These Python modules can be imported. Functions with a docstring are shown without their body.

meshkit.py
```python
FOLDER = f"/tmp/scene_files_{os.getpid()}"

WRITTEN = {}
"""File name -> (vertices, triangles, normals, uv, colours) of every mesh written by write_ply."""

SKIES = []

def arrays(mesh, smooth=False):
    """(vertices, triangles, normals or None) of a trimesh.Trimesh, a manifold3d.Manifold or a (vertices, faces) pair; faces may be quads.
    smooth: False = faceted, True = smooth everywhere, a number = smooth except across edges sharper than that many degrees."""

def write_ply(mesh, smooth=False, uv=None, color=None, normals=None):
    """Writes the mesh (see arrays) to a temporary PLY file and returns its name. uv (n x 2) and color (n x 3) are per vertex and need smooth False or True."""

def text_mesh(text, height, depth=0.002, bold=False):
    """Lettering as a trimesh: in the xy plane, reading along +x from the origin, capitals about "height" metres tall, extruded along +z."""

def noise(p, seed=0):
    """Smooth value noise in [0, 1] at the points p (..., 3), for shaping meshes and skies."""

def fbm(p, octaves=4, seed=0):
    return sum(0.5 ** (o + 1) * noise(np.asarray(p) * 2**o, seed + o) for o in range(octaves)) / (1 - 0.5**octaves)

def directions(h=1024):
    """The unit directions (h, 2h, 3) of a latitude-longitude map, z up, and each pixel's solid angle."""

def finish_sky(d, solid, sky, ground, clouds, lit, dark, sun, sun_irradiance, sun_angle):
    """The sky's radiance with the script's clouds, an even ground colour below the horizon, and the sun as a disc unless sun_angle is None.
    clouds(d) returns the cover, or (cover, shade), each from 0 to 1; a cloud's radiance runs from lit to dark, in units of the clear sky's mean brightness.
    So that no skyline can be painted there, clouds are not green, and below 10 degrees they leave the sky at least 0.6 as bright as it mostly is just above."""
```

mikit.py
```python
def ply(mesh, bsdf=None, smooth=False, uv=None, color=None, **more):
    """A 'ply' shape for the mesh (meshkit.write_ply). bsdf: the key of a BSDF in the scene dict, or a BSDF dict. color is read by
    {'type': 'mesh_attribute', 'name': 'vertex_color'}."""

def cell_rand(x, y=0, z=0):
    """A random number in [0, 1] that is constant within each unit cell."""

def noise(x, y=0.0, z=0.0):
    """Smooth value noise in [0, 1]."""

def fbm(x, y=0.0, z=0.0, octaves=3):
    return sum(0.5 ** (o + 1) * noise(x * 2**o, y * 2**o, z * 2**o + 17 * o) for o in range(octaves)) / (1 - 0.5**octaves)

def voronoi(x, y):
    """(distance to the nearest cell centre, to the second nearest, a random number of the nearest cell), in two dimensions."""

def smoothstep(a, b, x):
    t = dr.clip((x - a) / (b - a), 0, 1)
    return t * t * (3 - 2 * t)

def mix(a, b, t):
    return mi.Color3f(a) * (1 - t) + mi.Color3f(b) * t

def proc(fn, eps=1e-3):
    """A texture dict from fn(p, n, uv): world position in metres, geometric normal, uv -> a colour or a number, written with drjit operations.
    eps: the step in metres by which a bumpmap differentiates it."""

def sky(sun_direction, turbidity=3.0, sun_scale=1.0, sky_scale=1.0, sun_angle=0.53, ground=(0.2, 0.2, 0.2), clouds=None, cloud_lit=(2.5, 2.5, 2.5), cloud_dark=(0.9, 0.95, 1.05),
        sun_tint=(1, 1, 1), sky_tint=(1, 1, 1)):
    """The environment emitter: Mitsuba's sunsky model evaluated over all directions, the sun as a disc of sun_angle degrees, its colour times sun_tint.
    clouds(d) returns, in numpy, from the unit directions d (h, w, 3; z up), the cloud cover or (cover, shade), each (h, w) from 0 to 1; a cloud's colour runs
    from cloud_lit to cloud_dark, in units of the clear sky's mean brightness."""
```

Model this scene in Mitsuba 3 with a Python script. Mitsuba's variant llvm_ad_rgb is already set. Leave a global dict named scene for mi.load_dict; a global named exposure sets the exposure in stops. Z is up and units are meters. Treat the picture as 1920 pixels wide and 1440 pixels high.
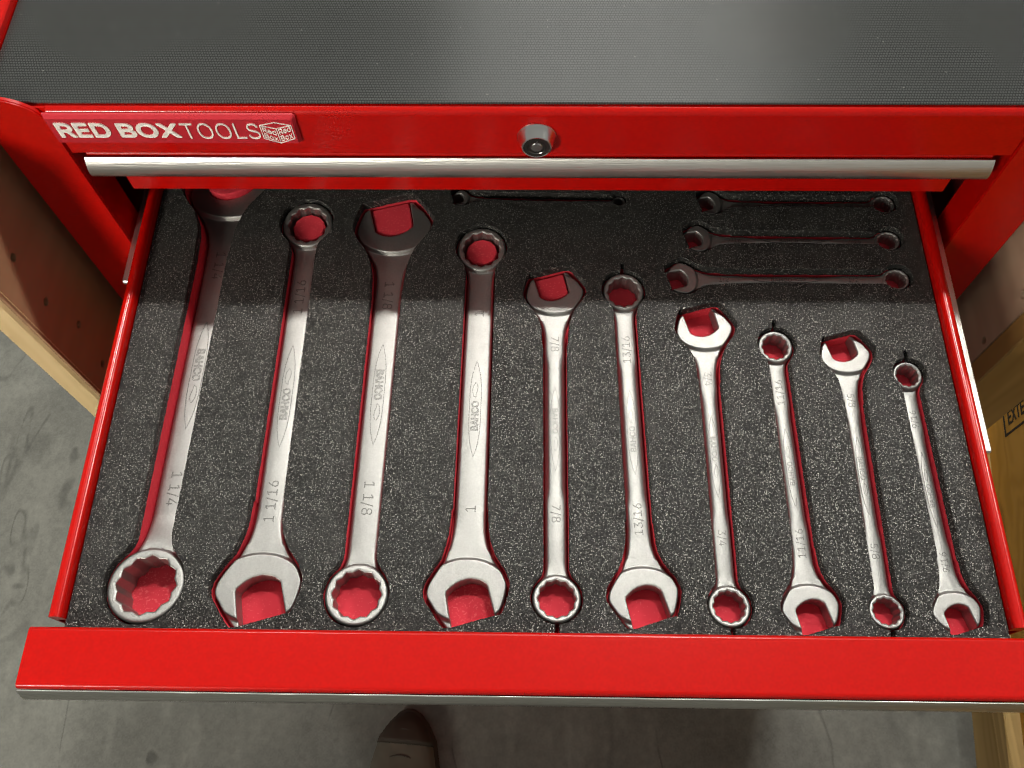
import math
import numpy as np
import trimesh
import shapely
from shapely import affinity
from shapely.geometry import Polygon, Point, LineString, box as sbox
import drjit as dr
import mitsuba as mi
import mikit
import meshkit
from mikit import proc, noise, fbm, voronoi, cell_rand, smoothstep, mix

T = mi.ScalarTransform4f
scene, labels = {}, {}
rng = np.random.default_rng(7)

# ------------------------------------------------------------------ camera, light, exposure
# x to the right, y away into the cabinet, z up; z = 0 is the top of the foam tray, the floor lies at FLOOR
FLOOR = -0.95
exposure = 0.0
CAM = [-0.00495, -0.09556, 0.54463]
scene['camera'] = dict(type='perspective', fov=59.96, fov_axis='x', near_clip=0.02, far_clip=60.0,
                       to_world=T().look_at(origin=CAM, target=[-0.0216, 0.33738, -0.35664], up=[-0.00726, 0.90132, 0.4331]))
scene['ambient'] = dict(type='constant', radiance=dict(type='rgb', value=[0.225, 0.223, 0.205]))


def lamp(name, at, size, power, color=(1.0, 0.96, 0.88), aim=(0, 0.1, 0), label=None):
    """A lamp out of view: a housing and a glowing diffuser under it that faces the point aim."""
    at, aim = np.array(at, float), np.array(aim, float)
    m = T().look_at(origin=at.tolist(), target=aim.tolist(), up=[0, 1, 0.01])
    sx, sy = size
    scene[name + '__diffuser'] = dict(type='rectangle', to_world=m @ T().scale([sx / 2, sy / 2, 1]),
                                      emitter=dict(type='area', radiance=dict(type='rgb', value=[power * c for c in color])))
    scene[name + '__housing'] = dict(type='cube', to_world=m @ T().translate([0, 0, -0.06]) @ T().scale([sx / 2 + 0.02, sy / 2 + 0.02, 0.05]),
                                     bsdf=dict(type='ref', id='m_lamp_housing'))
    labels[name] = dict(label=label, category='lamp')


scene['m_lamp_housing'] = dict(type='principled', base_color=dict(type='rgb', value=[0.25, 0.25, 0.25]), roughness=0.5)
lamp('unseen_ceiling_lamp', (0.9, 2.50, 4.6), (0.60, 0.20), 380, label='brightest lamp out of view behind the tool cabinet, lighting the front of the foam')  # unseen, set so the cabinet edge shades the back of the drawer
lamp('unseen_ceiling_lamp_001', (-1.5, 2.50, 4.6), (0.60, 0.20), 150, label='lamp out of view behind the tool cabinet, lighting the foam from the left')  # unseen, weaker light on the foam from the left
lamp('unseen_ceiling_lamp_002', (5.2, 2.50, 4.6), (0.60, 0.20), 430, label='lamp out of view behind the tool cabinet, farthest right, lighting the right edges of the wrenches')  # unseen, placed to brighten the right edges of the shanks
lamp('unseen_front_lamp', (-1.4, -1.6, 1.1), (0.70, 0.09), 215, color=(1.0, 0.93, 0.80), aim=(-0.05, 0.29, 0.26), label='wide lamp out of view, lighting the front of the tool cabinet from the far left')  # unseen lamp, placed to light the red front and the badge
scene['unseen_front_lamp__added_visor'] = dict(type='cube', to_world=T().look_at(origin=[-1.4, -1.6, 1.1], target=[-0.05, 0.29, 0.26], up=[0, 1, 0.01]) @ T().translate([0, -0.053, 0.13]) @ T().scale([0.40, 0.004, 0.13]),  # added flap that keeps the front lamp off the floor
                                 bsdf=dict(type='ref', id='m_lamp_housing'))
lamp('unseen_light_panel', (0.68, 5.8, 5.0), (2.55, 4.4), 3.2, color=(1.0, 0.99, 0.93), aim=(0.68, 5.8, 0), label='large glowing panel out of view far behind the tool cabinet, giving the mat its sheen')  # unseen panel, placed for the bright patch on the mat

# ------------------------------------------------------------------ materials


def C(r, g, b):
    return dict(type='rgb', value=[r, g, b])


def two(d):
    return dict(type='twosided', bsdf=d)


def bump(d, fn, scale=1.0, eps=4e-4):
    return dict(type='bumpmap', arbitrary=proc(fn, eps), scale=scale, bsdf=d)


# glossy red sheet steel: a faint orange-peel under the gloss
def red_col(p, n, uv):
    return mix([0.50, 0.0027, 0.0010], [0.56, 0.0037, 0.0013], noise(p.x * 900, p.y * 900, p.z * 900))


scene['m_red_paint'] = two(bump(dict(type='roughplastic', distribution='ggx', alpha=0.045, int_ior=1.48, diffuse_reflectance=proc(red_col), nonlinear=False),
                                lambda p, n, uv: 0.000004 * fbm(p.x * 700, p.y * 700, p.z * 700, octaves=2)))
scene['m_red_badge'] = two(dict(type='principled', base_color=C(0.50, 0.022, 0.035), roughness=0.34, specular=0.5))
scene['m_white_letter'] = two(dict(type='principled', base_color=C(0.90, 0.89, 0.84), roughness=0.4))
scene['m_dark_inside'] = two(dict(type='principled', base_color=C(0.09, 0.004, 0.004), roughness=0.6))


def satin_col(p, n, uv):
    g = noise(p.x * 1500, p.y * 1500, p.z * 1500)
    s = fbm(p.x * 60, p.y * 60, p.z * 60, octaves=3)
    rub = smoothstep(0.55, 0.75, fbm(p.x * 90, p.y * 25, p.z * 90, octaves=3))
    return mi.Color3f(0.455, 0.457, 0.442) * (0.86 + 0.16 * g) * (0.93 + 0.12 * s) * (1 + 0.10 * rub)


scene['m_satin_chrome'] = two(bump(dict(type='principled', base_color=proc(satin_col), metallic=1.0, roughness=0.52),
                                   lambda p, n, uv: 0.00006 * noise(p.x * 1300, p.y * 1300, p.z * 1300)))
scene['m_mark_shaded'] = two(dict(type='principled', base_color=C(0.19, 0.19, 0.184), metallic=1.0, roughness=0.5))  # shading along the relief of the marks, put into the colour
scene['m_chrome'] = two(dict(type='principled', base_color=C(0.86, 0.86, 0.85), metallic=1.0, roughness=0.14))
scene['m_chrome_dark'] = two(dict(type='principled', base_color=C(0.20, 0.20, 0.19), metallic=1.0, roughness=0.22))  # dark reflection on the lock face, put into the colour
scene['m_galvanised'] = two(dict(type='principled', base_color=C(0.78, 0.77, 0.74), metallic=1.0, roughness=0.42))
scene['m_black'] = two(dict(type='principled', base_color=C(0.008, 0.008, 0.008), roughness=0.7))


def brushed_col(p, n, uv):
    s = noise(p.x * 55, p.y * 2600, p.z * 2600) * 0.6 + noise(p.x * 16, p.y * 1400, p.z * 1400) * 0.4
    return mi.Color3f(0.88, 0.87, 0.82) * (0.82 + 0.26 * s)


scene['m_brushed'] = two(bump(dict(type='principled', base_color=proc(brushed_col), metallic=1.0, roughness=0.36, anisotropic=0.6),
                              lambda p, n, uv: 0.00010 * noise(p.x * 70, p.y * 2000, p.z * 2000), eps=3e-4))


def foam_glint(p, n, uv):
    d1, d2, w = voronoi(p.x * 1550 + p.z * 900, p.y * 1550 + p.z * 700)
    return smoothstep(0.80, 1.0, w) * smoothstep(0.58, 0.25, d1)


def foam_col(p, n, uv):
    soft = smoothstep(0.40, 0.85, noise(p.x * 1500, p.y * 1500, p.z * 1500))
    big = fbm(p.x * 90, p.y * 90, p.z * 90, octaves=2)
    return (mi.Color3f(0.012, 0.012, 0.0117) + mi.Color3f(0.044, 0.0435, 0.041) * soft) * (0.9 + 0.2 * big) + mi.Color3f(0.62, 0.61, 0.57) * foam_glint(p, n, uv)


# glints of the foam cells, put into the colour as pale metallic flecks
scene['m_foam_black'] = two(bump(dict(type='principled', base_color=proc(foam_col), roughness=0.50, specular=0.16, metallic=proc(foam_glint)),
                                 lambda p, n, uv: 0.00045 * noise(p.x * 1150, p.y * 1150, p.z * 1150), eps=2.5e-4))


def foam_red_col(p, n, uv):
    s = smoothstep(0.68, 0.85, noise(p.x * 1200, p.y * 1200, p.z * 1200))
    return mix([0.60, 0.034, 0.054], [0.70, 0.095, 0.110], s)


scene['m_foam_red'] = two(bump(dict(type='principled', base_color=proc(foam_red_col), roughness=0.75, specular=0.2),
                               lambda p, n, uv: 0.0002 * noise(p.x * 1100, p.y * 1100, p.z * 1100)))

MAT_P = 0.0017


def mat_h(p, n, uv):
    # woven rib pattern of the rubber mat: short raised dashes, every second row shifted
    r = p.y / (MAT_P * 1.25)
    row = dr.floor(r)
    xs = p.x / MAT_P + 0.5 * (row - 2 * dr.floor(row / 2))
    fx, fy = xs - dr.floor(xs), r - row
    return smoothstep(0.0, 0.3, fx) * smoothstep(1.0, 0.7, fx) * smoothstep(0.0, 0.35, fy) * smoothstep(1.0, 0.65, fy)


def mat_col(p, n, uv):
    h = mat_h(p, n, uv)
    d1, d2, w = voronoi(p.x * 160, p.y * 160)
    dust = dr.select(w > 0.982, 1.0, 0.0) * smoothstep(0.11, 0.05, d1) * 0.5
    return mix([0.0165, 0.0177, 0.0174], [0.074, 0.079, 0.0775], h) + mi.Color3f(0.30, 0.29, 0.26) * dust


scene['m_mat'] = two(bump(dict(type='principled', base_color=proc(mat_col), roughness=0.17, specular=0.4),
                          lambda p, n, uv: 0.00003 * mat_h(p, n, uv), eps=1.5e-4))


def brown_col(p, n, uv):
    s = fbm(p.x * 30, p.y * 18, p.z * 90, octaves=3)
    return mix([0.30, 0.172, 0.092], [0.37, 0.215, 0.120], s)


scene['m_film_brown'] = two(dict(type='principled', base_color=proc(brown_col), roughness=0.40, specular=0.5))


def grain(p, along, across, seed, lo, hi, k=1.0):
    w = fbm(along * 3 + seed, across * 25, 3.1 + seed, octaves=3)
    g = noise(along * 4, across * 420 * k + 10 * w, seed) * 0.55 + noise(along * 9, across * 130 * k + 8 * w, seed + 5) * 0.45
    return mix(lo, hi, g)


scene['m_ply_edge'] = two(dict(type='principled', roughness=0.6, base_color=proc(lambda p, n, uv: grain(p, p.z, p.x, 3.0, [0.62, 0.46, 0.22], [0.74, 0.58, 0.32], 0.5))))
scene['m_pine_board'] = two(dict(type='principled', roughness=0.55, base_color=proc(lambda p, n, uv: grain(p, p.z, p.x, 8.0, [0.30, 0.17, 0.045], [0.46, 0.29, 0.10], 0.3))))


def ply_yellow(p, n, uv):
    w = fbm(p.y * 5, p.z * 14, 2.0, octaves=4)
    ring = 0.5 + 0.5 * dr.sin(38 * w + 12 * p.z)
    knot = smoothstep(0.67, 0.80, fbm(p.y * 7 + 9, p.z * 18, 5.0, octaves=3))
    return mix(mix([0.44, 0.228, 0.026], [0.50, 0.268, 0.040], ring), [0.24, 0.10, 0.012], knot * 0.7)


scene['m_ply_yellow'] = two(dict(type='principled', roughness=0.5, base_color=proc(ply_yellow)))
scene['m_skid_side'] = two(dict(type='principled', roughness=0.6, base_color=proc(lambda p, n, uv: grain(p, p.y, p.z * 1.0 + p.x * 0.8, 5.0, [0.36, 0.23, 0.07], [0.66, 0.47, 0.19], 0.35))))
scene['m_ink'] = two(dict(type='principled', base_color=C(0.03, 0.022, 0.012), roughness=0.7))


def concrete_col(p, n, uv):
    a = fbm(p.x * 3.5, p.y * 3.5, 1.0, octaves=4)
    b = fbm(p.x * 14 + 2 * a, p.y * 14, 4.0, octaves=4)
    g = noise(p.x * 420, p.y * 420, 2.0)
    spot = smoothstep(0.70, 0.80, fbm(p.x * 17, p.y * 17, 9.0, octaves=3))
    sc = smoothstep(0.030, 0.0, dr.abs(fbm(p.x * 4.5 + 3, p.y * 3.0, 6.0, octaves=4) - 0.5))
    rub = smoothstep(0.52, 0.75, fbm(p.x * 38 + 3 * a, p.y * 12, 12.0, octaves=4))
    fine = fbm(p.x * 120, p.y * 120, 7.0, octaves=3)
    hair = smoothstep(0.012, 0.0, dr.abs(fbm(p.x * 7 + 11, p.y * 2.2, 16.0, octaves=4) - 0.47)) * smoothstep(0.45, 0.6, b)
    v = 0.120 + 0.12 * a + 0.10 * (b - 0.5) + 0.05 * (fine - 0.5) + 0.03 * (g - 0.5) + 0.030 * rub
    v = v * (1 - 0.42 * spot) * (1 - 0.18 * sc) * (1 - 0.30 * hair)
    return mi.Color3f(0.86, 0.875, 0.78) * dr.maximum(v, 0.02)


scene['m_concrete'] = two(dict(type='principled', base_color=proc(concrete_col), roughness=0.55, specular=0.4))


def suede_col(p, n, uv):
    a = fbm(p.x * 40, p.y * 40, p.z * 40, octaves=4)
    return mix([0.10, 0.090, 0.068], [0.16, 0.145, 0.112], a)


scene['m_suede'] = two(dict(type='principled', base_color=proc(suede_col), roughness=0.85))
scene['m_rubber'] = two(dict(type='principled', base_color=C(0.045, 0.032, 0.022), roughness=0.7))

scene['m_film_brown_lit'] = two(dict(type='principled', roughness=0.45, specular=0.5, base_color=proc(lambda p, n, uv: mix([0.40, 0.285, 0.195], [0.50, 0.365, 0.26], fbm(p.x * 30, p.y * 18, p.z * 80, octaves=3)))))  # paler copy of the brown film, light from the left put into its colour

# ------------------------------------------------------------------ helpers


def put(key, mesh, m, smooth=False, **kw):
    scene[key] = mikit.ply(mesh, m, smooth=smooth, **kw)
    return key


def say(key, label=None, category=None, group=None, kind=None):
    labels[key] = {k: v for k, v in dict(label=label, category=category, group=group, kind=kind).items() if v}


def bx(x0, x1, y0, y1, z0, z1, c=0.0):
    """A box with chamfered edges (c metres)."""
    x0, x1, y0, y1, z0, z1 = min(x0, x1), max(x0, x1), min(y0, y1), max(y0, y1), min(z0, z1), max(z0, z1)
    if c <= 0:
        b = trimesh.creation.box(extents=(x1 - x0, y1 - y0, z1 - z0))
        b.apply_translation(((x0 + x1) / 2, (y0 + y1) / 2, (z0 + z1) / 2))
        return b
    pts = [p for i in range(3) for p in np.array(np.meshgrid(*[[lo + (c if k != i else 0), hi - (c if k != i else 0)]
           for k, (lo, hi) in enumerate(((x0, x1), (y0, y1), (z0, z1)))])).reshape(3, -1).T]
    return trimesh.convex.convex_hull(np.array(pts))


def cat(*ms):
    return trimesh.util.concatenate(list(ms))


def polys(g):
    return [p for p in getattr(g, 'geoms', [g]) if p.geom_type == 'Polygon' and p.area > 1e-10]


def extrude(g, z0, z1):
    ms = []
    for p in polys(g):
        m = trimesh.creation.extrude_polygon(p, z1 - z0, engine='earcut')
        m.apply_translation((0, 0, z0))
        ms.append(m)
    return cat(*ms)


def sweep_x(profile, x0, x1, seg=2, closed=True):
    """The (y, z) profile, counter-clockwise seen from +x, extruded from x0 to x1 with caps."""
    m = extrude(Polygon(profile), 0, x1 - x0)      # polygon in xy, height z
    v = np.array(m.vertices)
    m.vertices = np.stack([v[:, 2] + x0, v[:, 0], v[:, 1]], 1)
    return m


def frame_xz(m, y, flip=1):
    """Mesh made in xy with height along z -> stands on the plane y facing the viewer (-y)."""
    v = np.array(m.vertices)
    m.vertices = np.stack([v[:, 0], y - v[:, 2], v[:, 1]], 1)
    return m


def text_poly(text, height, bold=False):
    m = meshkit.text_mesh(text, height, 0.01, bold=bold)
    n = m.face_normals[:, 2] < -0.9
    tri = m.vertices[m.faces[n]][:, :, :2]
    return shapely.union_all([Polygon(t) for t in tri if Polygon(t).area > 1e-14]).buffer(1e-6)


def raised(poly, z0, z1, bevel, seg=0.0006):
    """A raised mark: flat top at z1 inside a sloping edge of the width bevel that starts at z0."""
    out = []
    for p in polys(poly):
        inner = p.buffer(-bevel)
        pts, zs = [], []
        for g, z in ((p, z0), (inner, z1)):
            for q in polys(g):
                for ring in (q.exterior, *q.interiors):
                    c = np.array(shapely.segmentize(ring, seg).coords)[:-1]
                    pts.append(c)
                    zs.append(np.full(len(c), z))
        pts, zs = np.vstack(pts), np.concatenate(zs)
        out.append(delaunay(p, pts, zs))
    return cat(*out)


def delaunay(poly, pts, zs):
    from scipy.spatial import Delaunay
    pts, first = np.unique(np.round(pts, 7), axis=0, return_index=True)
    zs = zs[first]
    tri = Delaunay(pts).simplices
    c = pts[tri].mean(1)
    keep = shapely.contains_xy(poly, c[:, 0], c[:, 1])
    a, b, d = pts[tri[:, 0]], pts[tri[:, 1]], pts[tri[:, 2]]
    area = (b[:, 0] - a[:, 0]) * (d[:, 1] - a[:, 1]) - (b[:, 1] - a[:, 1]) * (d[:, 0] - a[:, 0])
    tri = np.where((area < 0)[:, None], tri[:, ::-1], tri)[keep & (np.abs(area) > 1e-13)]
    return trimesh.Trimesh(np.column_stack([pts, zs]), tri, process=False)


def wall(poly, ztop, zbot):
    """The upright sides of poly, from zbot to ztop(points)."""
    vs, fs, at = [], [], 0
    for ring in (poly.exterior, *poly.interiors):
        c = np.array(shapely.segmentize(ring, 0.0008).coords)
        if not ring.is_ccw if ring is poly.exterior else ring.is_ccw:
            c = c[::-1]
        k = len(c)
        vs += [np.column_stack([c, ztop(c)]), np.column_stack([c, np.full(k, zbot)])]
        i = np.arange(k - 1)
        fs += [np.stack([at + k + i, at + k + i + 1, at + i + 1], 1), np.stack([at + k + i, at + i + 1, at + i], 1)]
        at += 2 * k
    return trimesh.Trimesh(np.vstack(vs), np.vstack(fs), process=False)


def tube(points, r, sides=10):
    from trimesh.creation import cylinder
    ms = [cylinder(radius=r, segment=(a, b), sections=sides) for a, b in zip(points[:-1], points[1:])]
    ms += [trimesh.creation.icosphere(subdivisions=1, radius=r).apply_translation(p) for p in points[1:-1]]
    return cat(*ms)


# ------------------------------------------------------------------ floor
fl = trimesh.creation.box(extents=(14, 14, 0.1))
fl.apply_translation((0, 2, FLOOR - 0.05))
put('floor', fl, 'm_concrete')
say('floor', 'worn grey concrete floor below the drawer', 'floor', kind='structure')

# ------------------------------------------------------------------ tool cabinet
YF = 0.291                      # plane of the cabinet's front
XL, XR = -0.3066, 0.3084        # drawer opening
OL, OR = -0.3485, 0.3504        # outer sides
say('tool_cabinet', 'glossy red steel tool cabinet with black ribbed mat on top and one drawer pulled out', 'tool cabinet')
TC = 'tool_cabinet__'


def stile_mesh(xo, xi, top=True):
    s = 1 if xi > xo else -1
    r = 0.030
    pts = [(xo, FLOOR + 0.10), (xi, FLOOR + 0.10), (xi, 0.1367 - r * 0.75)]
    for a in np.linspace(0, 90, 14)[1:]:
        a = math.radians(a)
        pts.append((xi - s * r * (1 - math.cos(a)), 0.1367 - r * 0.75 * (1 - math.sin(a))))
    pts.append((xo, 0.1367))
    p = Polygon(pts)
    face = frame_xz(extrude(p.buffer(-0.0006), 0, 0.0012), YF)
    face2 = frame_xz(extrude(p, -0.0020, 0.0001), YF)
    # rounded outer corner running back, and the inner return
    a = np.radians(np.linspace(0, 90, 7))
    prof = [(xo + s * 0.002, YF - 0.0004)] + [(xo - s * 0.004 * np.sin(t) + s * 0.002, YF + 0.006 - 0.006 * np.cos(t)) for t in a]
    prof += [(xo - s * 0.002, YF + 0.03), (xo + s * 0.002, YF + 0.03)]
    side = extrude(Polygon(prof).buffer(0), FLOOR + 0.10, 0.1362)
    ret = bx(xi - s * 0.0015, xi, YF + 0.0021, YF + 0.026, FLOOR + 0.1, 0.086)
    return cat(face, face2, side, ret)


put(TC + 'stile', stile_mesh(OL, XL), 'm_red_paint', smooth=35)
put(TC + 'stile_001', stile_mesh(OR, XR), 'm_red_paint', smooth=35)
put(TC + 'side_panel', bx(OL - 0.002, OL + 0.001, YF + 0.031, 0.76, FLOOR + 0.10, 0.124, 0.0008), 'm_red_paint')
put(TC + 'side_panel_001', bx(OR - 0.001, OR + 0.002, YF + 0.031, 0.76, FLOOR + 0.10, 0.124, 0.0008), 'm_red_paint')
put(TC + 'back_panel', bx(OL + 0.002, OR - 0.002, 0.757, 0.76, FLOOR + 0.10, 0.12), 'm_red_paint')
put(TC + 'plinth', bx(OL + 0.01, OR - 0.01, YF + 0.03, 0.75, FLOOR, FLOOR + 0.099), 'm_black')
put(TC + 'inner_wall', bx(XL - 0.028, XL - 0.026, YF + 0.03, 0.75, FLOOR + 0.10, 0.12), 'm_dark_inside')
put(TC + 'inner_wall_001', bx(XR + 0.026, XR + 0.028, YF + 0.03, 0.75, FLOOR + 0.10, 0.12), 'm_dark_inside')

# top: a steel rail with a rounded front lip, the worktop frame, the ribbed mat
ZT, RB = 0.1262, 0.0050
arc = [(YF + RB - RB * math.cos(math.radians(t)), ZT - RB + RB * math.sin(math.radians(t))) for t in np.linspace(0, 90, 9)]
prof = [(YF, 0.0872)] + arc + [(YF + 0.03, ZT), (YF + 0.03, ZT - 0.002), (YF + 0.004, ZT - 0.008), (YF + 0.002, 0.0872)]
put(TC + 'top_rail', sweep_x(prof, XL + 0.0012, XR - 0.0012), 'm_red_paint', smooth=40)
put(TC + 'worktop_frame', cat(bx(OL - 0.012, OL + 0.0038, YF + 0.031, 0.765, 0.1247, 0.1345, 0.001), bx(OR - 0.0038, OR + 0.012, YF + 0.031, 0.765, 0.1247, 0.1345, 0.001),
                              bx(OL + 0.004, OR - 0.004, 0.750, 0.765, 0.1247, 0.1345, 0.001), bx(OL + 0.004, OR - 0.004, YF + 0.031, 0.7495, 0.1205, 0.1240),
                              bx(OL + 0.004, XL + 0.001, YF + 0.0024, YF + 0.0305, 0.118, ZT - 0.0002), bx(XR - 0.001, OR - 0.004, YF + 0.0024, YF + 0.0305, 0.118, ZT - 0.0002)), 'm_red_paint')
matm = bx(OL + 0.0043, OR - 0.0043, YF + 0.0048, 0.7490, ZT + 0.0004, ZT + 0.0024, 0.0006)
put(TC + 'ribbed_mat', matm, 'm_mat')
say(TC + 'ribbed_mat', 'black rubber mat with a fine woven rib')

# lock: a chrome cone with a tubular key slot
LX, LZ = 0.0002, 0.1035


def lathe(rz, n=48):
    m = trimesh.creation.revolve(np.array(rz), sections=n)
    return m


def on_front(m, x, y, z):
    v = np.array(m.vertices)
    m.vertices = np.stack([v[:, 0] + x, y - v[:, 2], v[:, 1] + z], 1)
    return m


lk = TC + 'lock'
put(lk + '__collar', on_front(lathe([(0.0, 0.0), (0.0125, 0.0), (0.0125, 0.0007), (0.0121, 0.0012), (0.0096, 0.0084), (0.0092, 0.0089), (0.0088, 0.0090), (0.0086, 0.0087), (0.0, 0.0080)], 64), LX, YF - 0.0001, LZ), 'm_chrome', smooth=25)
put(lk + '__face', on_front(lathe([(0.0, 0.00795), (0.0085, 0.00875), (0.0060, 0.00885), (0.0055, 0.0084), (0.0053, 0.0079), (0.0, 0.0079)], 48), LX, YF - 0.0001, LZ), 'm_chrome_dark', smooth=25)
put(lk + '__key_slot', on_front(lathe([(0.0, 0.0081), (0.0054, 0.0081), (0.0054, 0.0084), (0.0, 0.0084)], 32), LX, YF, LZ), 'm_black')
core = cat(on_front(lathe([(0.0, 0.0083), (0.0036, 0.0083), (0.0036, 0.0088), (0.0033, 0.0092), (0.0, 0.0092)], 32), LX, YF, LZ),
           frame_xz(extrude(sbox(LX - 0.0006, LZ + 0.0030, LX + 0.0006, LZ + 0.0055), 0.0083, 0.0092), YF))
put(lk + '__core', core, 'm_chrome', smooth=25)

# badge with the shop's lettering
bd = TC + 'badge'
BY = YF - 0.0040
p = Polygon([(-0.3075, 0.1000), (-0.1512, 0.1000), (-0.1500, 0.1012), (-0.1500, 0.1232), (-0.1512, 0.1246), (-0.3075, 0.1246)])
bmesh = extrude(p, 0.0002, 0.0016)
top = raised(p, 0.0016, 0.0040, 0.0016)
put(bd + '__plate', frame_xz(cat(bmesh, top), YF), 'm_red_badge')


def fit(poly, x0, x1, z0, z1):
    a, b, c, d = poly.bounds
    return affinity.translate(affinity.scale(affinity.translate(poly, -a, -b), (x1 - x0) / (c - a), (z1 - z0) / (d - b), origin=(0, 0)), x0, z0)


LB, LT = 0.1068, 0.1198
red_box = shapely.union_all([fit(text_poly('RED', 0.0125, True).buffer(0.00020), -0.3018, -0.2684, LB, LT), fit(text_poly('BOX', 0.0125, True).buffer(0.00020), -0.2632, -0.2246, LB, LT)])
tools = fit(text_poly('TOOLS', 0.0125).buffer(-0.00020), -0.2228, -0.1740, LB - 0.0008, LT)
put(bd + '__lettering', frame_xz(extrude(red_box, 0.0040, 0.0047), YF), 'm_white_letter')
put(bd + '__lettering_001', frame_xz(extrude(tools, 0.0040, 0.0047), YF), 'm_white_letter')
# cube emblem
cx, s = -0.1628, 0.0098
A, B, Cc = (cx - s, 0.1180), (cx, 0.1206), (cx + s, 0.1180)
D, E_, F_ = (cx, 0.1150), (cx - s, 0.1062), (cx + s, 0.1062)
G = (cx, 0.1020)
lines = [LineString(q) for q in ([A, B, Cc, D, A], [A, E_, G, F_, Cc], [D, G])]
cube = shapely.union_all([l.buffer(0.00026) for l in lines])


def face_text(words, o, ex, ey):
    """words on the face spanned by ex, ey from the corner o, two lines"""
    out = []
    for k, w in enumerate(words):
        t = text_poly(w, 1.0, False).buffer(0.012)
        a, b, c, d = t.bounds
        t = affinity.affine_transform(affinity.translate(t, -a, 0), [0.80 / (c - a), 0, 0, 0.36, 0.10, 0.56 - 0.46 * k])
        out.append(affinity.affine_transform(t, [ex[0], ey[0], ex[1], ey[1], o[0], o[1]]))
    return shapely.union_all(out)


v = lambda a, b: (b[0] - a[0], b[1] - a[1])  # noqa: E731
cube = shapely.union_all([cube, face_text(['Red', 'Box'], E_, v(E_, G), v(E_, A)), face_text(['Red', 'Box'], G, v(G, F_), v(G, D))])
put(bd + '__emblem', frame_xz(extrude(cube, 0.0040, 0.0045), YF), 'm_white_letter')
say(bd + '__emblem', 'small white outlined box emblem')


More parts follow.
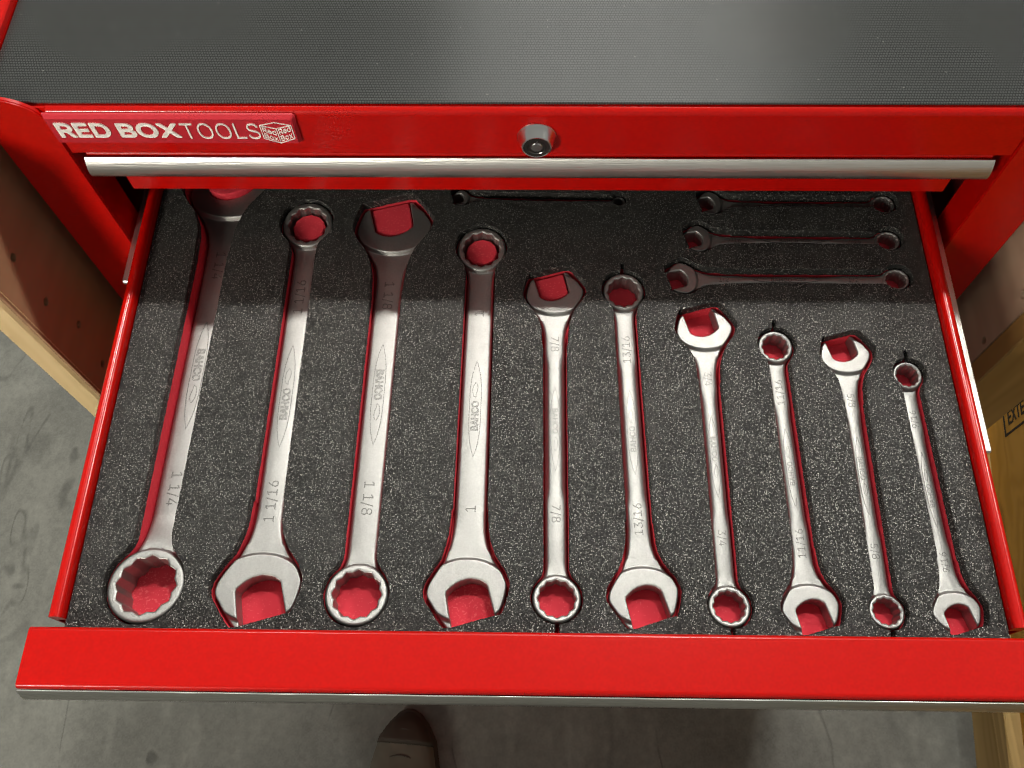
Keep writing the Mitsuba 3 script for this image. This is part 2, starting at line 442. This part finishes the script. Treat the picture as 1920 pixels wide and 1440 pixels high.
# closed drawers: a front with a full-width bulging brushed pull along its upper edge
def pull_mesh(x0, x1, y, zt, zb, k=1.0):
    """A sheet with a narrow ledge on top that leans out a little and then curls back under."""
    h = zt - zb
    pr = [(0, 0.0004), (0, 0.0013), (0.03, 0.0018), (0.12, 0.0030), (0.25, 0.0043), (0.38, 0.0053), (0.5, 0.0058), (0.6, 0.0060), (0.7, 0.0058), (0.8, 0.0051), (0.88, 0.0040), (0.95, 0.0022), (1.0, -0.0005)]
    return sweep_x([(y - b * k, zt - h * a) for a, b in pr], x0, x1)


FH = 0.2985


def closed_drawer(key, zt, zb):
    ym = YF - 0.0002
    put(key + '__front', cat(bx(-FH + 0.012, FH - 0.012, YF + 0.009, YF + 0.012, zb, zt - 0.0062, 0.0008),
                             bx(-FH, FH, YF + 0.0012, YF + 0.034, zt - 0.006, zt, 0.0012)), 'm_red_paint')
    put(key + '__pull', pull_mesh(-FH, FH, ym, zt - 0.0012, zt - 0.0196), 'm_brushed', smooth=40)


closed_drawer(TC + 'top_drawer', 0.0855, 0.0375)
zz = -0.085
for k, h in enumerate((0.075, 0.075, 0.15, 0.15, 0.28)):
    closed_drawer(TC + 'lower_drawer' + (f'_{k:03d}' if k else ''), zz, zz - h + 0.006)
    zz -= h

# the open drawer
od = TC + 'open_drawer'
qa = np.radians(np.linspace(0, 90, 8))
lip_p = [(-0.036, 0.0042)] + [(-0.0330 - 0.0030 * math.cos(t), 0.0090 + 0.0030 * math.sin(t)) for t in qa] + [(-0.0035 + 0.0025 * math.sin(t), 0.0095 + 0.0025 * math.cos(t)) for t in qa]
lip_p += [(-0.001, -0.074), (-0.027, -0.074), (-0.027, 0.0035), (-0.0352, 0.0035)]
put(od + '__front', sweep_x(lip_p, -0.2985, 0.2985), 'm_red_paint', smooth=50)
put(od + '__pull', pull_mesh(-0.2985, 0.2985, -0.0364, 0.0090, -0.0095, 0.72), 'm_brushed', smooth=40)


def side_wall(s):
    r = 0.0040
    a = np.radians(np.linspace(0, 180, 13))
    prof = [(s * 0.2926, -0.066), (s * 0.2926, 0.004)]
    hem = [(0.2886 + r * math.cos(t), 0.0036 + r * math.sin(t)) for t in a]
    pl = Polygon([(0.2926, -0.050)] + hem + [(0.2846, -0.008), (0.2862, -0.0085), (0.2862, -0.003), (0.2912, -0.003), (0.2912, -0.050)])
    m = extrude(pl, 0.0056, 0.44)
    v = np.array(m.vertices)
    m.vertices = np.stack([s * v[:, 0], v[:, 2], v[:, 1]], 1)
    if s > 0:
        m.invert()
    return m


put(od + '__side_wall', side_wall(-1), 'm_red_paint', smooth=40)
put(od + '__side_wall_001', side_wall(1), 'm_red_paint', smooth=40)
put(od + '__base', bx(-0.2905, 0.2905, -0.0005, 0.44, -0.052, -0.050), 'm_red_paint')


def slide(s, y0):
    return cat(bx(s * 0.2962, s * 0.3030, y0, 0.72, -0.0105, -0.0065, 0.0010), bx(s * 0.2992, s * 0.3005, y0 + 0.001, 0.72, -0.048, -0.011))


put(od + '__slide', slide(-1, 0.250), 'm_galvanised')
put(od + '__slide_001', slide(1, 0.122), 'm_galvanised')

# ------------------------------------------------------------------ wrenches
# jaw centre x, y; ring centre x, y; head width; ring diameter; places of the first mark, the maker's oval, the second mark along the shank
WR = [
    (-0.2371, 0.3393, -0.2410, 0.0278, 0.0640, 0.0480, 0.0680, 0.1589, 0.2443, '1 1/4'),
    (-0.1713, 0.0276, -0.1708, 0.3000, 0.0530, 0.0379, 0.0569, 0.1333, 0.2124, '1 1/16'),
    (-0.1059, 0.2993, -0.1092, 0.0234, 0.0551, 0.0392, 0.0579, 0.1365, 0.2122, '1 1/8'),
    (-0.0412, 0.0271, -0.0391, 0.2786, 0.0493, 0.0359, 0.0533, 0.1252, 0.1994, '1'),
    (0.0145, 0.2417, 0.0144, 0.0221, 0.0415, 0.0301, 0.0402, 0.1045, 0.1643, '7/8'),
    (0.0683, 0.0250, 0.0642, 0.2424, 0.0430, 0.0295, 0.0493, 0.1100, 0.1725, '13/16'),
    (0.1201, 0.2128, 0.1198, 0.0185, 0.0390, 0.0260, 0.0379, 0.0947, 0.1504, '3/4'),
    (0.1698, 0.0186, 0.1682, 0.1983, 0.0350, 0.0241, 0.0408, 0.0923, 0.1464, '11/16'),
    (0.2163, 0.1930, 0.2149, 0.0166, 0.0342, 0.0219, 0.0337, 0.0873, 0.1383, '5/8'),
    (0.2582, 0.0174, 0.2559, 0.1767, 0.0296, 0.0203, 0.0309, 0.0788, 0.1283, '9/16'),
    (0.1074, 0.2537, 0.2613, 0.2540, 0.0261, 0.0188, 0.0301, 0.0761, 0.1235, '1/2'),
    (0.1213, 0.2884, 0.2608, 0.2874, 0.0231, 0.0180, 0.0271, 0.0713, 0.1154, '7/16'),
    (0.1327, 0.3207, 0.2627, 0.3203, 0.0211, 0.0176, 0.0269, 0.0659, 0.1049, '3/8'),
    (-0.0559, 0.3248, 0.0638, 0.3224, 0.0148, 0.0097, 0.0176, 0.0590, 0.1004, '1/4'),
]
WLABEL = [
    'largest wrench, at the far left of the foam, marked 1 1/4, ring end near',
    'second wrench from the left, marked 1 1/16, open jaw towards the viewer',
    'third wrench from the left, marked 1 1/8, ring towards the viewer',
    'wide flat wrench marked with a single 1 at each end, fourth from the left',
    'wrench marked 7/8, fifth from the left, ring towards the viewer',
    'wrench marked 13/16, sixth from the left, open jaw towards the viewer',
    'wrench marked 3/4, its open jaw at the back, right of the 13/16 wrench',
    'wrench marked 11/16, third from the right of the upright row',
    'wrench marked 5/8, its small ring near, second upright wrench from the right',
    'smallest upright wrench, at the right end of the row, marked 9/16',
    'lowest and longest of the three sideways wrenches at the back right',
    'middle one of the three sideways wrenches in shade at the back right',
    'rearmost of the three sideways wrenches, just under the closed drawer',
    'tiny sideways wrench in the shade, behind the wrench marked with a single 1',
]
Z_RING, Z_FLOOR = -0.0040, -0.0330
ZBEAM = [-0.0170, -0.0095, -0.0095, -0.0090] + [-0.0080] * 6 + [-0.0052] * 4      # top of the shank below the foam's top
ZFL = [-0.0300, -0.0205, -0.0205, -0.0200] + [-0.0178] * 6 + [-0.0165] * 4       # the bottom of each pocket
HB = [0.0108, 0.0088, 0.0098, 0.0099, 0.0070, 0.0073, 0.0064, 0.0064, 0.0060, 0.0060, 0.0048, 0.0042, 0.0038, 0.0023]   # half width of the shank
# outline and mouth of an open jaw, in units of half its width, x towards the ring
HEAD = [(2.078, 0.40), (1.703, 0.409), (1.431, 0.431), (1.234, 0.471), (0.99, 0.53), (0.748, 0.6), (0.386, 0.828), (0.16, 0.955), (0.054, 0.995), (-0.074, 1.015), (-0.16, 1.005), (-0.247, 0.969),
        (-0.519, 0.785), (-0.765, 0.609), (-0.931, 0.462), (-0.951, 0.346), (-0.625, -0.744), (-0.556, -0.811), (-0.42, -0.868), (-0.279, -0.914), (-0.12, -0.955), (0.023, -0.980), (0.13, -0.990), (0.233, -0.972),
        (0.478, -0.863), (0.701, -0.715), (0.867, -0.60), (1.227, -0.463), (1.52, -0.405), (1.767, -0.39), (2.092, -0.385)]
SLOT = [(-1.40, 0.24), (-0.951, 0.346), (-0.558, 0.436), (-0.134, 0.524), (-0.06, 0.515), (-0.017, 0.476), (0.07, 0.39), (0.15, 0.286), (0.22, 0.16), (0.26, 0.033), (0.283, -0.06), (0.28, -0.13), (0.268, -0.24), (0.244, -0.342),
        (0.165, -0.474), (0.12, -0.51), (0.06, -0.524), (-0.17, -0.59), (-0.626, -0.721), (-1.08, -0.85)]


def sst(a, b, x):
    t = np.clip((x - a) / (b - a), 0, 1)
    return t * t * (3 - 2 * t)


def wrench_outline(w, od_, L, i):
    Rj, Ro = w / 2, od_ / 2
    bj, br = HB[i] * 1.03, HB[i] * 0.96
    beam = Polygon([(0, -bj), (L, -br), (L, br), (0, bj)])
    nk = HB[i] * 1.02 / (0.40 * Rj) - 1
    full = Polygon([(x * Rj, y * Rj * (1 + nk * float(sst(0.35, 1.45, x))) * (0.97 if x > 2 else 1)) for x, y in HEAD])
    slot = Polygon([(x * Rj, y * Rj) for x, y in SLOT])
    ringo = Point(L, 0).buffer(Ro, 48)
    body = shapely.union_all([beam, full])
    r1 = 0.35 * w
    body = body.buffer(r1, 24).buffer(-r1, 24)
    b2 = shapely.union_all([beam, ringo])
    r2 = 0.45 * od_
    b2 = b2.buffer(r2, 24).buffer(-r2, 24)
    solid = shapely.union_all([body, b2]).buffer(-0.0002, 8).buffer(0.0004, 8).buffer(-0.0002, 8)
    ri = Ro * (0.80 if i < 6 else 0.78)
    star = []
    for q in range(96):
        th = 2 * math.pi * q / 96
        m = abs(((q / 8.0) % 1.0) * 2 - 1)
        star.append((L + ri * (0.905 + 0.095 * m) * math.cos(th), ri * (0.905 + 0.095 * m) * math.sin(th)))
    hole = Polygon(star)
    closed = solid                                              # with the mouth still filled: the pocket's shape
    pocket = closed.buffer(0.0012, 12).union(full.buffer(0.0022, 12)).difference(affinity.translate(Polygon([(x * Rj, y * Rj) for x, y in ((-0.951, 0.60), (-0.951, 0.346), (-0.625, -0.744), (-0.60, -0.84), (-2, -0.9), (-2, 0.6))]), -0.0007, 0))
    pocket = max(polys(pocket.buffer(0.0004).buffer(-0.0004)), key=lambda q: q.area)
    return solid.difference(slot).difference(hole), pocket, hole, Rj, Ro, ri, bj, br


def wrench(i, spec):
    jx, jy, rx, ry, w, od_, t1, to, t2, size = spec
    L = math.hypot(rx - jx, ry - jy)
    ang = math.atan2(ry - jy, rx - jx)
    poly, closed, hole, Rj, Ro, ri, bj, br = wrench_outline(w, od_, L, i)
    poly = max(polys(poly), key=lambda q: q.area)
    small = i >= 4
    Z_BEAM = ZBEAM[i]
    Z_JAW = Z_BEAM + (0.0022 if small else 0.0030)
    bound = poly.boundary
    rd = min(0.0022, 0.11 * od_)

    def ztop(p, edge=None):
        x, y = p[:, 0], p[:, 1]
        d = shapely.distance(bound, shapely.points(p)) if edge is None else edge
        rj = np.hypot(x, y)
        rr = np.hypot(x - L, y)
        re = np.hypot(x * 1.10, y * 0.82)
        zj = Z_BEAM + (Z_JAW - Z_BEAM) * sst(0.90 * Rj + 0.0012, 0.90 * Rj - 0.0012, re)
        crank = Z_RING - 0.0062
        zb = zj + max(crank - Z_BEAM, 0) * sst(L - Ro - 0.55 * od_, L - Ro * 0.9, x)
        half = bj + (br - bj) * x / L
        zb -= (0.0011 if small else 0.0009) * np.clip(np.abs(y) / half, 0, 1) ** 2 * sst(1.25 * Rj, 2.0 * Rj, x) * (1 - sst(L - Ro - 0.3 * od_, L - Ro, x))
        if small:
            mid = sst(t1 + 0.006, t1 + 0.020, x) * (1 - sst(t2 - 0.020, t2 - 0.006, x))
            zb -= 0.0016 * mid * sst(half - 0.0034, half - 0.0005, np.abs(y))
        zr = Z_RING + 0.10 * (x - L)
        e = np.clip((Ro - rr) / (0.30 * (Ro - ri) + 0.0008), 0, 1)
        zr = zr - (0.0016 + 0.02 * Ro) * (1 - np.sqrt(1 - (1 - e) ** 2))
        dh = np.abs(rr - ri * 0.96)
        onring = rr < Ro + 1e-5
        z = np.where(onring, np.maximum(zr, zb - 0.0005), zb)
        hd = shapely.distance(hole.boundary, shapely.points(p))
        z = z - np.where(onring, 0.7 * np.clip(0.0008 - hd, 0, 1), 0)
        rdl = np.where(rj < 1.15 * Rj, 0.0009, rd)
        q = np.clip(d / rdl, 0, 1)
        zz = z - rdl * (1 - np.sqrt(1 - (1 - q) ** 2)) * np.where(rr < Ro * 1.02, 0.0, 1)
        return zz

    pts = []
    for g in (poly, *[poly.buffer(-q) for q in (0.0003, 0.0008, 0.0015, 0.0024)]):
        for q in polys(g):
            for ring in (q.exterior, *q.interiors):
                pts.append(np.array(shapely.segmentize(ring, 0.0008).coords)[:-1])
    inner = poly.buffer(-0.0006)
    th = np.linspace(0, 2 * np.pi, 160, endpoint=False)
    for cxx, rads in ((0, [0.90 * Rj + q for q in (-0.0014, -0.0007, 0, 0.0007, 0.0014)]), (L, [Ro - q for q in (-0.0005, 0.00005, 0.0004, 0.0009, 0.0016)] + [ri + 0.0006])):
        for r in rads:
            c = np.column_stack([cxx + r * np.cos(th) / (1 if cxx else 1.10), r * np.sin(th) / (1 if cxx else 0.82)])
            pts.append(c[shapely.contains_xy(inner, c[:, 0], c[:, 1])])
    x0, y0, x1, y1 = poly.bounds
    g = np.stack(np.meshgrid(np.arange(x0, x1, 0.0014), np.arange(y0, y1, 0.0014)), -1).reshape(-1, 2)
    g = g[shapely.contains_xy(poly.buffer(-0.0029), g[:, 0], g[:, 1])]
    pts.append(g)
    pts = np.vstack(pts)
    top = delaunay(poly, pts, np.zeros(len(pts)))
    v = np.array(top.vertices)
    v[:, 2] = ztop(v[:, :2])
    top.vertices = v
    side = wall(poly, lambda c: ztop(c), ZFL[i] + 0.0004)
    M = np.eye(4)
    M[:2, :2] = [[math.cos(ang), -math.sin(ang)], [math.sin(ang), math.cos(ang)]]
    M[:2, 3] = jx, jy
    key = 'combination_wrench' + (f'_{i:03d}' if i else '')
    # one forging, cut into its three parts where the neck and the crank begin; the normals run on across the cuts
    for part, lo, hi in (('open_jaw', -1, 1.35 * Rj), ('shank', 1.35 * Rj, L - Ro - 0.003), ('ring', L - Ro - 0.003, 9)):
        ms = []
        for m in (top, side):
            nn = meshkit.arrays(m, True)[2] if m is top else None
            vv, ff = np.array(m.vertices), np.array(m.faces)
            cxm = vv[ff][:, :, 0].mean(1)
            f2 = ff[(cxm >= lo) & (cxm < hi)]
            if m is side:
                n_face = np.cross(vv[ff[:, 1]] - vv[ff[:, 0]], vv[ff[:, 2]] - vv[ff[:, 0]])
                nn = np.zeros_like(vv)
                for q in range(3):
                    np.add.at(nn, ff[:, q], n_face)
                nn /= np.linalg.norm(nn, axis=1, keepdims=True) + 1e-20
            ms.append((vv, f2, nn))
        used = [np.unique(q[1]) for q in ms]
        V, Fs, N, at = [], [], [], 0
        for (vv, f2, nn), us in zip(ms, used):
            back = np.full(len(vv), -1)
            back[us] = np.arange(len(us)) + at
            V.append(vv[us])
            N.append(nn[us])
            Fs.append(back[f2])
            at += len(us)
        V, N, Fs = np.vstack(V), np.vstack(N), np.vstack(Fs)
        V = V @ M[:3, :3].T + M[:3, 3]
        N = N @ M[:3, :3].T
        path = meshkit.write_ply((V, Fs), False, normals=N)
        scene[f'{key}__{part}'] = dict(type='ply', filename=path, face_normals=False, bsdf=dict(type='ref', id='m_satin_chrome'))
    # the forged marks, the shade of their edges put into a darker metal
    lo_ = [0.085, 0.078, 0.077, 0.072, 0.0615, 0.0615, 0.058, 0.055, 0.054, 0.052, 0.050, 0.046, 0.043, 0.030][i]
    wo = [0.0088, 0.0082, 0.0084, 0.0080, 0.0058, 0.0062, 0.0056, 0.0054, 0.0052, 0.0047, 0.0044, 0.0040, 0.0037, 0.0022][i]
    u = np.linspace(-1, 1, 61)
    up = [(to + q * lo_ / 2, wo / 2 * (1 - max(0, (abs(q) - 0.15) / 0.85) ** 2.7)) for q in u]
    oval = Polygon(up + [(x, -y) for x, y in up[::-1][1:-1]]).buffer(0)
    lw = 0.00048 if i < 4 else 0.00038
    marks = [oval]
    if i < 13:
        word = text_poly('BAHCO', 0.01, True)
        marks.append(fit(word, to - 0.235 * lo_, to + 0.065 * lo_, -0.32 * wo, 0.32 * wo))
        # the little fish-hook outline after the word
        hx = np.linspace(0, 1, 25)
        fish = [(to + lo_ * (0.10 + 0.165 * q), wo * (0.06 + 0.22 * math.sin(math.pi * min(q * 1.05, 1)) ** 0.7 - 0.10 * (q < 0.06))) for q in hx]
        fish += [(to + lo_ * (0.10 + 0.165 * q), wo * (0.04 - 0.30 * math.sin(math.pi * q * 0.9) * (0.35 + 0.65 * q))) for q in hx[::-1][1:-5]]
        fp = Polygon(fish).buffer(0)
        marks.append(fp if i < 4 else fp.buffer(0.0001).difference(fp.buffer(-0.00022)))
    zt = Z_BEAM

    def mark(name, poly_, solid_=True):
        # the larger marks are outlined, the small ones and the sizes are thin solid strokes
        o = shapely.union_all([q.buffer(0.00012).difference(q.buffer(-lw * 0.62)) if q is oval or (i < 4 and len(poly_) > 1) or not solid_ else q for q in poly_])
        m = raised(o, zt - 0.0001, zt + 0.00022, 0.00007, 0.0003)
        m.apply_transform(M)
        put(f'{key}__{name}', m, 'm_mark_shaded')
    mark('maker_mark', marks)
    if i < 13:
        hm = [0.0072, 0.0068, 0.0070, 0.0068, 0.0058, 0.0056, 0.0050, 0.0050, 0.0048, 0.0044, 0.0036, 0.0033, 0.0030][i]
        for q, tt in enumerate((t1, t2)):
            tp = text_poly(size, hm)
            a, b, c, d = tp.bounds
            tp = affinity.translate(tp, tt - (a + c) / 2, -(b + d) / 2).buffer(-0.00004)
            mark('size_mark' + (f'_{q:03d}' if q else ''), [tp])
    say(key, WLABEL[i], 'wrench', 'satin chrome combination wrenches in the foam tray')
    # the pocket in the foam
    pk = closed
    if i in (4, 5, 6, 7, 8, 9):
        pk = pk.union(LineString([(L, 0), (L + Ro + 0.0058, 0)]).buffer(0.0013))
    if i in (1, 3):
        plug = Point(L + 0.0006, 0).buffer(ri * 0.80, 3)
    elif i in (0, 2, 4):
        plug = Polygon([(x * Rj, y * Rj) for x, y in SLOT]).intersection(closed.buffer(-0.0008)).buffer(-0.0022).buffer(0.0014)
    else:
        plug = None
    if plug is not None:
        plugs.append(affinity.affine_transform(plug, [M[0, 0], M[0, 1], M[1, 0], M[1, 1], jx, jy]))
    return affinity.affine_transform(pk, [M[0, 0], M[0, 1], M[1, 0], M[1, 1], jx, jy])


plugs = []
pocket_list = [wrench(i, s) for i, s in enumerate(WR)]
pockets = shapely.union_all(pocket_list)

# ------------------------------------------------------------------ foam tray
say('foam_tray', 'two-coloured foam tray with a sparkling black top and red pockets, lying in the open drawer', 'foam tray')
FX, FY0, FY1 = 0.2838, -0.0006, 0.425


def rough(poly, amp, seed):
    """the slightly ragged cut of foam"""
    def ring(r):
        c = np.array(shapely.segmentize(r, 0.0009).coords)[:-1]
        n = np.stack([meshkit.noise(np.column_stack([c * 700, np.full(len(c), seed + k)]), seed + k) - 0.5 for k in (0, 31)], 1)
        return c + 2 * amp * n
    return shapely.union_all([Polygon(ring(p.exterior), [ring(q) for q in p.interiors]).buffer(0) for p in polys(poly)])


plate = rough(sbox(-FX, FY0, FX, FY1).difference(pockets), 0.00022, 3)
ZL = -0.0076
m = extrude(plate, ZL, -0.0004)
topf = raised(plate, -0.0004, 0.0, 0.0004)
put('foam_tray__top_layer', cat(m, topf), 'm_foam_black')
say('foam_tray__top_layer', 'black sparkling top layer')
low = sbox(-FX, FY0, FX, FY1).difference(pockets.buffer(-0.0002))
put('foam_tray__base_layer', cat(extrude(low, Z_FLOOR - 0.0002, ZL - 0.0003), bx(-FX, FX, FY0, FY1, -0.0495, Z_FLOOR),
                                  *[extrude(q.buffer(0.0004), Z_FLOOR - 0.0001 - 0.00002 * k, ZFL[k]) for k, q in enumerate(pocket_list)],
                                  *[cat(extrude(q, -0.0310, -0.0095), raised(q, -0.0095, -0.0085, 0.0008)) for q in plugs]), 'm_foam_red')
say('foam_tray__base_layer', 'red lower layer seen in the pockets')


# ------------------------------------------------------------------ wooden bench sides
def pierced(x0, x1, y0, y1, z0, z1, holes, r=0.0034):
    p = sbox(y0, z0, y1, z1)
    for hy, hz in holes:
        p = p.difference(Point(hy, hz).buffer(r, 10))
    m = extrude(p, 0, x1 - x0)
    v = np.array(m.vertices)
    m.vertices = np.stack([v[:, 2] + x0, v[:, 0], v[:, 1]], 1)
    return m


hl = [(0.2440 + 0.005 * math.sin(9 * k), 0.080 - 0.0495 * k) for k in range(9)]
put('bench_side__board', pierced(-0.385, -0.3625, 0.214, 0.76, FLOOR, 0.118, hl), 'm_film_brown')
edge = extrude(Polygon([(-0.3856, 0.2139), (-0.3856, 0.2122), (-0.3676, 0.2122), (-0.3618, 0.2139 + 0.0020), (-0.3618, 0.2139 + 0.0026), (-0.3622, 0.2139)]).buffer(0), FLOOR, 0.1185)
put('bench_side__edge_strip', edge, 'm_ply_edge')
say('bench_side', 'dark brown bench side with a pale front edge, left of the red cabinet', 'bench side')
say('bench_side__edge_strip', 'pale cut edge')
hr = [(0.2600 - 0.004 * k, 0.036 - 0.0635 * k) for k in range(9)]
put('bench_side_001__board', pierced(0.3642, 0.3820, 0.2448, 0.76, FLOOR, 0.118, hr), 'm_film_brown_lit')
put('bench_side_001__face_board', bx(0.3640, 0.4188, 0.2254, 0.2444, FLOOR, 0.118, 0.0012), 'm_pine_board')
say('bench_side_001', 'brown bench side with a wide pine board on its front edge, right of the cabinet', 'bench side')
say('bench_side_001__face_board', 'yellow pine board covering the front edge')

# ------------------------------------------------------------------ plywood crate at the right, on the floor, turned a little
rot = math.radians(-6.3)
CR = np.eye(4)
CR[:2, :2] = [[math.cos(rot), -math.sin(rot)], [math.sin(rot), math.cos(rot)]]
CR[:3, 3] = (0.672, 0.05, FLOOR)


def crate(name, mesh, m, **k):
    mesh.apply_transform(CR)
    put('plywood_crate__' + name, mesh, m, **k)


say('plywood_crate', 'tall yellow plywood crate on timber skids at the right edge, with a black grade stamp', 'crate')
crate('skid', bx(0, 0.045, -0.75, 0.95, 0.059, 0.1585, 0.002), 'm_skid_side')
crate('skid_001', bx(0.55, 0.595, -0.75, 0.95, 0.059, 0.1585, 0.002), 'm_skid_side')
for k, yy in enumerate((-0.72, 0.35, 0.80)):
    crate('foot_block' + (f'_{k:03d}' if k else ''), bx(0.004, 0.594, yy, yy + 0.09, 0.0, 0.0588), 'm_black')
crate('side_panel', bx(0.022, 0.034, -0.75, 0.95, 0.1587, 0.98), 'm_ply_yellow')
def on_side(g, depth=0.0006):
    """flat print on the crate's left side: x of g runs up the side, y of g away from the viewer"""
    m = extrude(g, 0.0, depth)
    v = np.array(m.vertices)
    m.vertices = np.stack([0.0218 - v[:, 2], v[:, 1], v[:, 0]], 1)
    return m


frame_o = sbox(0.212, 0.390, 0.345, 0.500)
stamp = shapely.union_all([frame_o.difference(frame_o.buffer(-0.0035)), fit(text_poly('EXTERIOR', 0.02, True), 0.226, 0.324, 0.404, 0.428)])
crate('grade_stamp', on_side(stamp), 'm_ink')
crate('front_panel', bx(0.0345, 0.58, -0.75, -0.738, 0.1587, 0.98), 'm_ply_yellow')
crate('rear_panel', bx(0.0345, 0.58, 0.938, 0.95, 0.1587, 0.98), 'm_ply_yellow')
crate('lid', bx(0.020, 0.597, -0.755, 0.955, 0.9803, 0.992, 0.001), 'm_ply_yellow')

# ------------------------------------------------------------------ the shoe on the floor
say('shoe', 'toe of a dusty beige suede work shoe on the concrete in front of the drawer', 'shoe')


def shoe_loft(sections):
    """sections: (y, half width, bottom, top, cx) from toe to heel; each a rounded arch"""
    n = 28
    rows = []
    for y, hw, zb, zt, c in sections:
        t = np.linspace(0, 2 * np.pi, n, endpoint=False)
        ex = 0.75
        xx = np.sign(np.cos(t)) * np.abs(np.cos(t)) ** ex * hw + c
        zc, hh = (zb + zt) / 2, (zt - zb) / 2
        z = zc + np.sign(np.sin(t)) * np.abs(np.sin(t)) ** ex * hh
        rows.append(np.column_stack([xx, np.full(n, y), z]))
    V = np.vstack(rows)
    F = []
    for i in range(len(rows) - 1):
        for j in range(n):
            a, b, c, d = i * n + j, i * n + (j + 1) % n, (i + 1) * n + (j + 1) % n, (i + 1) * n + j
            F += [(a, b, c), (a, c, d)]
    for i, o in ((0, 1), (len(rows) - 1, 0)):
        V = np.vstack([V, rows[i].mean(0)])
        k = len(V) - 1
        F += [(k, i * n + (j + 1) % n, i * n + j) if o else (k, i * n + j, i * n + (j + 1) % n) for j in range(n)]
    m = trimesh.Trimesh(V, F, process=False)
    m.fix_normals()
    return m


SHX, SHY = -0.184, 0.034
up = [(0.000, 0.006, 0.022, 0.030, 0), (-0.006, 0.017, 0.016, 0.042, 0), (-0.018, 0.0295, 0.014, 0.053, 0), (-0.040, 0.042, 0.014, 0.062, 0.001), (-0.070, 0.049, 0.014, 0.068, 0.002),
      (-0.110, 0.049, 0.014, 0.082, 0.002), (-0.150, 0.043, 0.014, 0.105, 0.001), (-0.190, 0.038, 0.014, 0.135, 0), (-0.240, 0.038, 0.014, 0.150, 0), (-0.285, 0.035, 0.014, 0.150, 0), (-0.300, 0.022, 0.02, 0.145, 0)]


def place_shoe(m):
    m.apply_transform(trimesh.transformations.rotation_matrix(math.radians(-4), (0, 0, 1)))
    m.apply_translation((SHX, SHY, FLOOR))
    return m


put('shoe__toe_cap', place_shoe(shoe_loft([(0.005, 0.006, 0.016, 0.030, 0), (-0.004, 0.0185, 0.012, 0.0435, 0), (-0.016, 0.0312, 0.012, 0.0545, 0), (-0.034, 0.0415, 0.012, 0.0622, 0.0005), (-0.042, 0.0435, 0.013, 0.0632, 0.001)])), 'm_rubber', smooth=True)
put('shoe__upper', place_shoe(shoe_loft(up)), 'm_suede', smooth=True)
sole = [(0.012, 0.006, 0.0, 0.024, 0), (0.006, 0.018, 0.0, 0.022, 0), (-0.008, 0.031, 0.0, 0.021, 0), (-0.030, 0.045, 0.0, 0.020, 0), (-0.070, 0.053, 0.0, 0.020, 0.002), (-0.12, 0.052, 0, 0.020, 0.002),
        (-0.18, 0.042, 0, 0.022, 0), (-0.24, 0.041, 0, 0.024, 0), (-0.29, 0.038, 0, 0.024, 0), (-0.306, 0.024, 0, 0.022, 0)]
put('shoe__sole', place_shoe(shoe_loft(sole)), 'm_rubber', smooth=True)


def shoe_seam(y, hw, zt, bow):
    t = np.linspace(math.radians(18), math.radians(162), 21)
    pts = [(hw * math.cos(q), y - bow * math.cos(q) ** 2, 0.016 + (zt - 0.016) * math.sin(q) ** 0.75) for q in t]
    return place_shoe(tube([np.array(q) for q in pts], 0.0013, 6))


put('shoe__toe_seam', shoe_seam(-0.020, 0.0400, 0.0560, 0.030), 'm_rubber')
put('shoe__toe_seam_001', shoe_seam(-0.058, 0.0485, 0.0665, 0.030), 'm_rubber')
